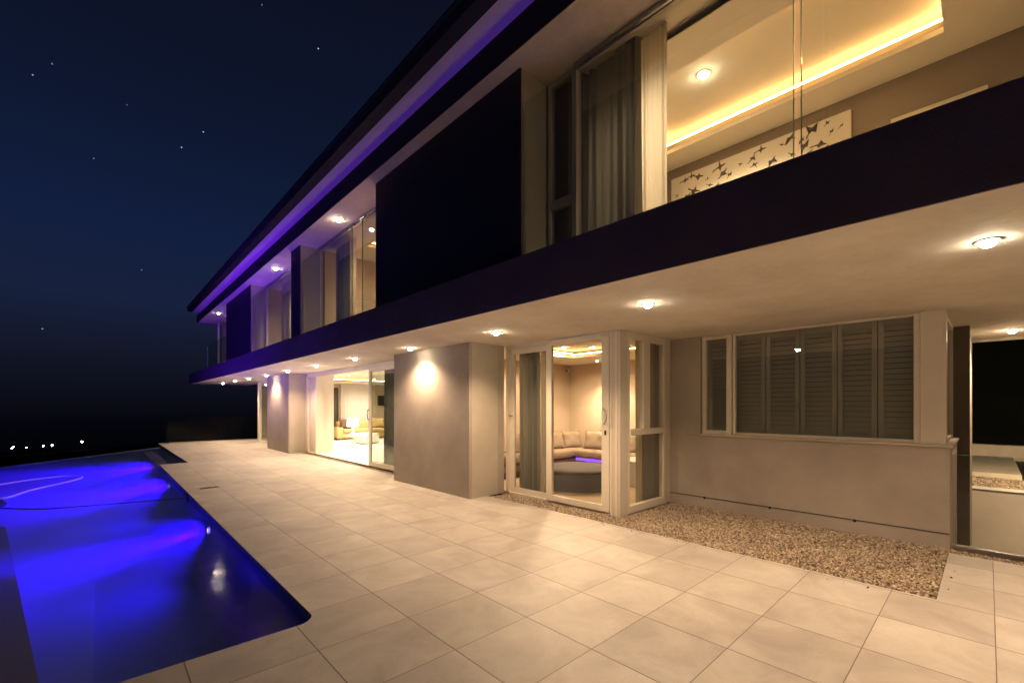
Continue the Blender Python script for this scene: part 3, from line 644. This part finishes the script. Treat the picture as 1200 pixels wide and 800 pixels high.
# ------------------------------------------------------------------ recessed downlights
def downlight(x, y, z, label, power, group, spot=140, lens='lens', blend=.8, rad=.054, size=.035, color=WARM):
    t = thing('downlight', label, 'downlight', (x, y, z), group)
    bm = bmesh.new(); lathe(bm, (x, y, z), [(rad+.018, .0), (rad+.018, -.006), (rad+.006, -.009), (rad, -.004), (rad, .001)], 28); obj('trim', bm, M['steel'], t, smooth=True)
    bm = bmesh.new(); lathe(bm, (x, y, z), [(rad*.86, -.002), (rad*.82, -.016), (rad*.66, -.03), (rad*.4, -.041), (.001, -.046)], 24); obj('lens', bm, M[lens], t, smooth=True)
    lamp('light', 'SPOT', (x, y, z-.075), power, color, t, (0, 0, 0), size, spot, blend)
    return t
PW = 255
d0 = downlight(4.33, 0, 2.7, 'largest soffit downlight, right of the picture above the shuttered window', PW, 'downlights in a row in the terrace soffit')
names = {2.5: 'soffit downlight just above the glazed corner bay', 5.0: 'soffit downlight between the bay and the taupe blade wall', 7.5: 'soffit downlight washing the nearest taupe blade wall',
         10.: 'soffit downlight above the sliding living room door panel', 12.5: 'soffit downlight above the open living room doorway', 15.: 'soffit downlight above the far jamb of the living room doorway',
         17.5: 'soffit downlight washing the second, farther blade wall', 20.: 'soffit downlight just left of the farther blade wall', 22.5: 'third soffit downlight from the far tip of the slab',
         25.: 'farthest lit downlight near the far tip of the slab', -2.5: 'soffit downlight behind the viewer over the paving', -5.: 'soffit downlight farthest behind the viewer'}
for y, nm in names.items(): dup(d0, (4.33, y, 2.7), nm)
dup(d0, (9.73, -.24, 2.7), 'downlight over the light well at the right edge of the picture')
wl = thing('added_wall_light', 'added wall light brightening the garden side, out of view to the right', 'wall light', (10.78, -3.2, 2.3))  # lamp added out of view to brighten the coping and garden slabs
obj('housing', B((10.73, 10.80, -3.35, -3.05, 2.2, 2.38)), M['steel'], wl, bevel=.01); obj('diffuser', B((10.80, 10.82, -3.32, -3.08, 2.22, 2.36)), M['lens2'], wl, bevel=.008)
lamp('light', 'SPOT', (10.88, -3.2, 2.3), 2600, WARM, wl, (0, R(-65), 0), .06, 150, .8)
u0 = downlight(3.75, 9.51, ZS, 'upper soffit downlight above the second lit window', 110, 'downlights in the upper window recesses')
for y, nm in ((14.13, 'upper soffit downlight above the window with cream curtains'), (22.62, 'starry upper downlight at the far end of the eaves'), (.5, 'upper soffit downlight above the bedroom glass, out of view'), (-2.5, 'upper soffit downlight over the near end of the balcony, out of view')):
    dup(u0, (3.75, y, ZS), nm)
r0 = downlight(5.68, 2.49, 5.858, 'bright bedroom ceiling spot glowing through the upper glass', 1150, 'ceiling spots in the rooms', lens='lens', rad=.07, color=(1, .70, .47))
downlight(7.35, 6.25, 2.868, 'lounge ceiling spot nearest the sliding door', 380, 'ceiling spots in the rooms', spot=168, blend=.3, lens='lens', rad=.035, size=.10)
downlight(8.75, 6.4, 2.7, 'lounge ceiling spot close to the back corner wall', 560, 'ceiling spots in the rooms', spot=120, lens='lens2', rad=.035)
for (x, y, nm) in ((7.0, 12.5, 'living room spot nearest the doorway'), (8.6, 15.2, 'living room spot over the rug'), (7.6, 18.2, 'living room spot before the sofa'), (9.6, 20.0, 'living room spot over the sofa back')):
    downlight(x, y, 2.90, nm, 560, 'ceiling spots in the rooms', spot=160, lens='lens2', rad=.05, color=(1, .84, .60), size=.1)
downlight(5.6, 9.4, 5.80, 'ceiling spot in the second upper room', 480, 'ceiling spots in the rooms', spot=160, lens='lens2', size=.1)
downlight(5.5, 14.4, ZS+.002, 'ceiling spot in the upper room with cream curtains', 650, 'ceiling spots in the rooms', spot=160, lens='lens2', size=.1)
downlight(5.5, 23, ZS+.002, 'ceiling spot in the farthest upper room', 90, 'ceiling spots in the rooms', spot=160, lens='lens2', size=.1)

# ------------------------------------------------------------------ curtains
def curtain(name, label, p0, p1, z0, z1, mat, folds, amp=.035, group=None, thick=0., flare=0., seed=1):
    rr = random.Random(seed); p0, p1 = Vector(p0), Vector(p1); d = p1-p0; n = Vector((-d.y, d.x)).normalized()
    ph = [rr.uniform(0, 6.28) for _ in range(4)]
    nu = folds*14; nz = 18; bm = bmesh.new(); g = []
    for j in range(nz+1):
        v = j/nz; row = []
        for i in range(nu+1):
            u = i/nu; w = u*folds*2*PI
            a = amp*(.55+.45*math.sin(u*7+ph[0]))*(1-.35*v)
            q = a*(math.sin(w+.6*math.sin(w*.37+ph[1])+.25*math.sin(v*3+ph[2]))+.35*math.sin(2.1*w+ph[3]+v*1.2))
            pos = p0+d*(u+flare*(1-v)*(u-.5)*.3)+n*q; row.append(bm.verts.new((pos.x, pos.y, z0+(z1-z0)*v)))
        g.append(row)
    for j in range(nz):
        for i in range(nu): bm.faces.new((g[j][i], g[j][i+1], g[j+1][i+1], g[j+1][i]))
    c = (p0+p1)/2
    o = obj(name, bm, mat, smooth=True, loc=(c.x, c.y, z0)); tag(o, label, 'curtain', group); return o
curtain('curtain', 'dark grey gathered curtain behind the upper bedroom glass', (4.38, 3.5), (4.38, 2.62), 3.12, 5.70, M['cdark'], 7, .08, seed=3)
curtain('curtain', 'cream lit curtain hanging beside the grey one upstairs', (4.42, 2.64), (4.42, 2.32), 3.12, 5.70, M['sheer'], 5, .03, seed=4)
curtain('curtain', 'dark grey curtain inside the second upper window', (4.40, 11.3), (4.40, 10.45), 3.12, 5.58, M['cdark'], 7, .04, seed=5)
curtain('curtain', 'narrow cream curtain edge in the second upper window', (4.43, 10.48), (4.43, 10.15), 3.12, 5.58, M['sheer'], 3, .03, seed=6)
curtain('curtain', 'grey curtain in the third upper window', (4.40, 15.9), (4.40, 15.1), 3.12, 5.58, M['cmid'], 6, .04, seed=7)
curtain('curtain', 'bright cream curtain in the third upper window', (4.43, 15.15), (4.43, 14.0), 3.12, 5.58, M['sheer'], 8, .04, seed=8)
curtain('curtain', 'olive grey curtain behind the fixed leaf of the bay', (5.74, 5.98), (5.74, 5.42), .03, 2.68, M['cdark'], 6, .075, seed=9)
curtain('curtain', 'narrow cream curtain leading edge behind the fixed leaf of the bay', (5.76, 5.44), (5.76, 5.23), .03, 2.68, M['cmid'], 3, .025, seed=10)
curtain('curtain', 'grey curtain gathered inside the side window of the bay', (6.50, 3.86), (7.15, 3.86), .03, 2.68, M['cdark'], 6, .07, seed=11)
curtain('curtain', 'pale leading edge of the curtain in the side window of the bay', (6.33, 3.88), (6.52, 3.88), .03, 2.68, M['cmid'], 2, .025, seed=12)
curtain('curtain', 'bright white sheer curtain at the back of the living room', (8.7, 21.75), (10.3, 21.75), .05, 2.68, M['whitesheer'], 12, .05, seed=13)
curtain('curtain', 'dark curtain stacked behind the living room sliding door', (5.45, 10.75), (5.45, 10.15), .03, 2.55, M['cdark'], 5, .04, seed=14)

# ------------------------------------------------------------------ artworks
def bird(s, a, flip=1, wing=1.):
    P = [(-.5, .02), (-.25, .05), (-.05, .10), (.05, .48*wing), (.12, .10), (.35, .06), (.5, .0), (.36, -.04), (.12, -.07), (-.02, -.30*wing), (-.08, -.06), (-.3, -.03), (-.62, -.14)]
    return [(s*(x*math.cos(a)-flip*y*math.sin(a)), s*(x*math.sin(a)+flip*y*math.cos(a))) for x, y in P]
def artwork(label, ya, yb, za, zb, nb, seed):
    t = thing('artwork', label, 'picture', (7.1, (ya+yb)/2, za), 'canvases on the bedroom wall')
    obj('canvas', B((7.08, 7.118, ya, yb, za, zb)), M['canvas'], t, bevel=.003)
    rr = random.Random(seed); bm = bmesh.new(); k = 0
    done = []
    for _ in range(4000):
        if k >= nb: break
        y = rr.uniform(ya+.1, yb-.1); z = rr.uniform(za+.08, zb-.06)
        if any(abs(y-a)+abs(z-b) < .135 for a, b in done): continue
        done.append((y, z)); s = rr.choice((rr.uniform(.06, .12), rr.uniform(.12, .22))); P = bird(s, rr.uniform(-.6, 1.1), rr.choice((1, -1)), rr.uniform(.6, 1.2))
        vs = [bm.verts.new((7.0775-.0003*(k % 3), y-px, z+pz)) for px, pz in P]
        f = bm.faces.new(vs); k += 1
    bmesh.ops.triangulate(bm, faces=bm.faces)
    obj('bird_print', bm, M['ink'], t)
artwork('wide cream canvas printed with many small flying birds', 1.2, 3.65, 4.45, 5.42, 75, 5)
t = thing('artwork', 'second pale canvas whose top edge just shows above the balcony', 'picture', (7.1, .4, 4.3), 'canvases on the bedroom wall')
obj('canvas', B((7.08, 7.118, 0., .81, 4.3, 5.10)), M['canvas'], t, bevel=.003)

# ------------------------------------------------------------------ lounge furniture
def rbox(x0, x1, y0, y1, z0, z1): return B((x0, x1, y0, y1, z0, z1))
S = thing('corner_sofa', 'low taupe corner sofa along the two back walls of the lounge', 'sofa', (8.9, 7.3, .02))
obj('base', B((6.3, 9.35, 7.05, 7.72, .16, .30), (8.70, 9.35, 4.4, 7.05, .16, .30)), M['sofa'], S, bevel=.02)
for (a) in ((6.3, 7.6, 6.90, 7.72), (7.62, 8.55, 6.90, 7.72), (8.57, 9.35, 6.90, 7.72)):
    obj('seat_cushion', B((a[0], a[1], a[2], a[3], .35, .53)), M['sofa'], S, bevel=.06, seg=4, smooth=True)
for (a, b) in ((5.65, 6.88), (4.4, 5.63)): obj('seat_cushion', B((8.55, 9.35, a, b, .35, .53)), M['sofa'], S, bevel=.06, seg=4, smooth=True)
obj('glow_strip', B((8.69, 8.698, 4.45, 7.0, .26, .32)), M['violet'], S)
obj('foot', B((6.35, 9.3, 7.1, 7.7, .02, .16), (8.78, 9.3, 4.45, 7.1, .02, .158)), M['darkroom'], S)
def pillow(name, label, c, w, h, th, rz, tilt, mat, group, seed=1):
    bm = bmesh.new(); n = 14; top = []; bot = []
    rr = random.Random(seed); ph = rr.uniform(0, 6)
    for s in (1, -1):
        g = []
        for i in range(n+1):
            row = []
            for j in range(n+1):
                u, v = 2*i/n-1, 2*j/n-1
                pin = 1-.10*(1-abs(v))**1.0*(abs(u)**3)-0
                x = w/2*u*(1-.09*(1-v*v)); z = h/2*v*(1-.09*(1-u*u))
                y = s*th/2*((1-u**4)*(1-v**4))**.55*(1+.08*math.sin(5*u+ph)*math.cos(4*v+ph)) + .006*math.sin(11*u*v+ph)
                row.append(bm.verts.new((x, y, z)))
            g.append(row)
        for i in range(n):
            for j in range(n): bm.faces.new((g[i][j], g[i+1][j], g[i+1][j+1], g[i][j+1]))
    bmesh.ops.remove_doubles(bm, verts=bm.verts, dist=.0005)
    mt = Matrix.Rotation(rz, 4, 'Z') @ Matrix.Rotation(tilt, 4, 'X')
    bmesh.ops.transform(bm, matrix=mt, verts=bm.verts); bmesh.ops.translate(bm, verts=bm.verts, vec=c)
    o = obj(name, bm, mat, smooth=True, loc=c); tag(o, label, 'cushion', group); return o
GC = 'cushions along the corner sofa'
pl = [((7.15, 7.42, .72), 0, 'leftmost lounge cushion seen through the fixed leaf'), ((7.75, 7.44, .73), .05, 'lounge cushion left of the cream door stile'), ((8.38, 7.42, .73), -.06, 'lounge cushion nearest the left of the wall corner'), ((8.95, 7.36, .73), -.35, 'lounge cushion filling the wall corner'),
      ((9.05, 6.70, .73), -PI/2+.12, 'lounge cushion right of the wall corner'), ((9.07, 6.05, .73), -PI/2-.08, 'lounge cushion third along the right wall'), ((9.06, 5.42, .72), -PI/2+.05, 'lounge cushion glimpsed through the side window'), ((9.06, 4.78, .72), -PI/2, 'last lounge cushion at the near end of the sofa')]
for i, (c, rz, lb) in enumerate(pl): pillow('throw_cushion', lb, c, .60, .50, .20, rz, R(-14), M['sofa'], GC, i)
# ottoman
O = thing('ottoman', 'big round dark velvet ottoman in the lounge', 'ottoman', (6.92, 5.5, .02))
bm = bmesh.new(); lathe(bm, (6.92, 5.5, .02), [(.70, .0), (.73, .03), (.735, .31), (.72, .32)], 56); obj('drum', bm, M['velvet'], O, smooth=True)
bm = bmesh.new(); lathe(bm, (6.92, 5.5, .02), [(.722, .315), (.75, .335), (.75, .365), (.72, .385), (.6, .405), (.35, .415), (.001, .418)], 56); obj('top_pad', bm, M['velvet'], O, smooth=True)
T = thing('side_table', 'white open side table behind the side window of the bay', 'table', (7.9, 4.9, .02))
obj('top', B((7.55, 8.35, 4.55, 5.15, .47, .52)), M['white'], T, bevel=.005)
obj('leg', B((7.55, 7.60, 4.55, 5.15, .02, .47)), M['white'], T, bevel=.004); obj('leg', B((8.30, 8.35, 4.55, 5.15, .02, .47)), M['white'], T, bevel=.004)
s_ = thing('motion_sensor', 'small white motion sensor in the upper corner of the lounge', 'sensor', (9.25, 7.70, 2.56))
obj('housing', B((9.2, 9.27, 7.68, 7.75, 2.50, 2.62)), M['white'], s_, bevel=.012); obj('lens', B((9.192, 9.2, 7.69, 7.74, 2.53, 2.57)), M['black'], s_)

# ------------------------------------------------------------------ living room furniture
S = thing('sofa', 'tan low-armed sofa in front of the white sheer curtain', 'sofa', (9.4, 21.0, .02))
obj('base', B((8.05, 11.0, 20.45, 21.4, .10, .34)), M['sofab'], S, bevel=.03, seg=3)
obj('backrest', B((8.3, 11.0, 21.15, 21.45, .34, .85)), M['sofab'], S, bevel=.07, seg=4, smooth=True)
obj('arm', B((8.0, 8.30, 20.4, 21.45, .10, .60)), M['sofab'], S, bevel=.06, seg=4, smooth=True)
for a, b in ((8.32, 9.6), (9.62, 10.98)): obj('seat_cushion', B((a, b, 20.38, 21.2, .35, .52)), M['sofab'], S, bevel=.06, seg=4, smooth=True)
for x, y in ((8.1, 20.5), (10.8, 20.5), (8.1, 21.3), (10.8, 21.3)): obj('foot', B((x, x+.07, y, y+.07, .02, .1)), M['blackmetal'], S)
pillow('throw_cushion', 'brown cushion leaning on the arm of the tan sofa', (8.66, 20.95, .74), .72, .48, .2, .1, R(-12), M['brown'], 'living room cushions', 31)
pillow('throw_cushion', 'gold-tan cushion on the sofa right of the table lamp', (10.2, 20.95, .76), .8, .52, .2, -.1, R(-12), M['sofab'], 'living room cushions', 32)
T = thing('side_table', 'low white table carrying the lit table lamp', 'table', (7.25, 16.65, .02))
obj('top', B((6.95, 7.7, 16.4, 17.0, .42, .46)), M['white'], T, bevel=.004)
for x in (7.0, 7.6):
    for y in (16.45, 16.92): obj('leg', B((x, x+.03, y, y+.03, .02, .42)), M['steel'], T)
Lm = thing('table_lamp', 'glowing white table lamp with flared base and drum shade', 'lamp', (7.12, 16.65, .46))
bm = bmesh.new(); lathe(bm, (7.12, 16.65, .46), [(.0, 0), (.16, 0), (.15, .03), (.08, .09), (.035, .18), (.05, .24), (.03, .30), (.012, .34), (.012, .40)], 24); obj('base', bm, M['white'], Lm, smooth=True)
bm = bmesh.new(); lathe(bm, (7.12, 16.65, .46), [(.215, .36), (.19, .66)], 32); obj('lamp_shade', bm, M['shade'], Lm, smooth=True)
lamp('light', 'POINT', (7.12, 16.65, 1.0), 25, (1, .85, .65), Lm, size=.05)
T = thing('coffee_table', 'small clear glass cube table standing on the white rug', 'table', (7.2, 17.5, .03))
obj('top', B((6.95, 7.45, 17.3, 17.7, .30, .315)), M['bglass'], T)
for x in (6.96, 7.43):
    for y in (17.31, 17.68): obj('leg', B((x, x+.015, y, y+.015, .03, .30)), M['steel'], T)
tag(obj('rug', B((5.7, 9.6, 11.5, 18.8, .02, .035)), M['rug'], bevel=.01, loc=(7.5, 15, .02)), 'bright white rug on the living room floor', 'rug')
P_ = thing('pouffe', 'white cloth covered pouffe right of the table lamp', 'pouffe', (8.0, 17.6, .03))
obj('seat', B((7.75, 8.55, 17.3, 18.1, .06, .48)), M['white'], P_, bevel=.07, seg=4, smooth=True); obj('foot', B((7.85, 8.45, 17.4, 18.0, .036, .06)), M['blackmetal'], P_)
def chair(x, y, rz, label):
    C_ = thing('dining_chair', label, 'chair', (x, y, .02), 'white high-backed dining chairs')
    obj('seat', B((x-.24, x+.24, y-.24, y+.24, .40, .50)), M['white'], C_, bevel=.025, seg=3)
    obj('backrest', B((x-.24, x+.24, y+.17, y+.26, .5, 1.27)), M['white'], C_, bevel=.03, seg=3)
    for a in (-.21, .17):
        for b in (-.21, .20): obj('leg', B((x+a, x+a+.04, y+b, y+b+.04, .02, .40)), M['white'], C_)
    C_.rotation_euler = (0, 0, rz); return C_
chair(7.35, 13.8, R(100), 'white high-backed dining chair seen through the sliding door')
c2 = chair(8.45, 13.7, R(-80), 'second white dining chair, partly hidden by the first')
tv = thing('television', 'wide black television on the living room back wall', 'television', (11.3, 21.97, 1.7))
obj('screen', B((10.75, 12.3, 21.93, 21.99, 1.62, 2.15)), M['black'], tv, bevel=.006)
# upstairs bed head seen in the second window
Bd = thing('bed', 'cream padded bed head low in the second upper window', 'bed', (6.0, 9.2, 3.1))
obj('headboard', B((4.9, 6.8, 11.50, 11.64, 3.1, 4.45)), M['sheer'], Bd, bevel=.03); obj('mattress', B((4.95, 6.75, 9.5, 11.5, 3.35, 3.65)), M['white'], Bd, bevel=.05); obj('base', B((5.0, 6.7, 9.55, 11.48, 3.1, 3.35)), M['sofa'], Bd)

# ------------------------------------------------------------------ far lamps on the coast
LT = [(-26.93, 278.2), (-27.3, 287.2), (-22.9, 278.7), (-18.2, 283.2), (-15.7, 285.6), (-6.46, 303.4)]
LN = ['far coast lamp at the left edge, the lower of a pair', 'faint far coast lamp just above the leftmost one', 'faint single coast lamp third from the left', 'coast lamp left of a close pair', 'coast lamp right of a close pair', 'brightest far coast lamp, nearest the terrace corner']
for i, ((x, y), lb) in enumerate(zip(LT, LN)):
    t = thing('street_lamp', lb, 'street lamp', (x, y, -20.1), 'tiny lamps on the dark coast')
    bm = bmesh.new(); cyl(bm, (x, y), .08, -22.0, -16.2+.0, 8, .05); obj('pole', bm, M['blackmetal'], t)
    s = (.22, .12, .14, .2, .25, .38)[i]
    bm = bmesh.new(); bmesh.ops.create_icosphere(bm, subdivisions=2, radius=s); bmesh.ops.translate(bm, verts=bm.verts, vec=(x, y, -16.0)); obj('lantern', bm, M['town'], t)
    t.location.z = -24.0+.0 if False else t.location.z

# ------------------------------------------------------------------ sky
w = bpy.data.worlds.new('World'); sc.world = w; w.use_nodes = True
nt = w.node_tree; nt.nodes.clear(); out = N(nt, 'ShaderNodeOutputWorld')
tc = N(nt, 'ShaderNodeTexCoord'); sp = N(nt, 'ShaderNodeSeparateXYZ'); L(nt, tc.outputs['Generated'], sp.inputs[0])
rp = N(nt, 'ShaderNodeValToRGB'); cr = rp.color_ramp
def lin(c): return tuple(((v/255+.055)/1.055)**2.4 if v > 10 else v/255/12.92 for v in c)+(1,)
stops = [(.0, (9, 10, 19)), (.03, (12, 14, 25)), (.09, (18, 21, 36)), (.18, (22, 31, 57)), (.30, (17, 29, 59)), (.45, (13, 22, 45)), (.62, (12, 17, 34)), (.85, (8, 10, 20))]
while len(cr.elements) < len(stops): cr.elements.new(.5)
for e, (p, c) in zip(cr.elements, stops): e.position = p; e.color = lin(c)
L(nt, sp.outputs[2], rp.inputs[0])
bg = N(nt, 'ShaderNodeBackground', Strength=1.1); L(nt, rp.outputs[0], bg.inputs[0])
stars = [((.361, 1.03, .806), 1.), ((.171, 1.207, .618), .8), ((.135, 1.24, .583), .8), ((-.111, 1.47, .747), .5), ((-.079, 1.44, .772), .3), ((-.095, 1.454, .174), .5), ((-.01, 1.375, .558), .25), ((.069, 1.302, .307), .25), ((.268, 1.117, .905), .25), ((.045, 1.324, .679), .15)]
acc = None
for d, s in stars:
    v = Vector(d).normalized(); n = N(nt, 'ShaderNodeVectorMath'); n.operation = 'DISTANCE'; L(nt, tc.outputs['Generated'], n.inputs[0]); n.inputs[1].default_value = v
    q = math_(nt, 'MULTIPLY', math_(nt, 'LESS_THAN', n.outputs['Value'], .0009), s*.8)
    acc = q if acc is None else math_(nt, 'ADD', acc, q)
b2 = N(nt, 'ShaderNodeBackground', Color=(.75, .88, 1, 1)); L(nt, acc, b2.inputs['Strength'])
ad = N(nt, 'ShaderNodeAddShader'); L(nt, bg.outputs[0], ad.inputs[0]); L(nt, b2.outputs[0], ad.inputs[1]); L(nt, ad.outputs[0], out.inputs[0])

# ------------------------------------------------------------------ camera and render settings
cam = bpy.data.cameras.new('camera'); co = bpy.data.objects.new('camera', cam); col.objects.link(co); sc.camera = co
co.location = (0, 0, 1.6); co.rotation_euler = (R(90), 0, R(-42.94))
cam.sensor_width = 36; cam.lens = 519/1200*36; cam.shift_y = 75.5/1200; cam.clip_end = 100000; cam.clip_start = .05
sc.view_settings.view_transform = 'Standard'; sc.view_settings.look = 'None'; sc.view_settings.exposure = 0
cy = sc.cycles; cy.use_denoising = True; cy.max_bounces = 10; cy.diffuse_bounces = 4; cy.glossy_bounces = 4; cy.transparent_max_bounces = 24; cy.volume_bounces = 0
cy.sample_clamp_indirect = 6.; cy.sample_clamp_direct = 0; cy.caustics_reflective = False; cy.caustics_refractive = False
try: cy.use_light_tree = True
except Exception: pass
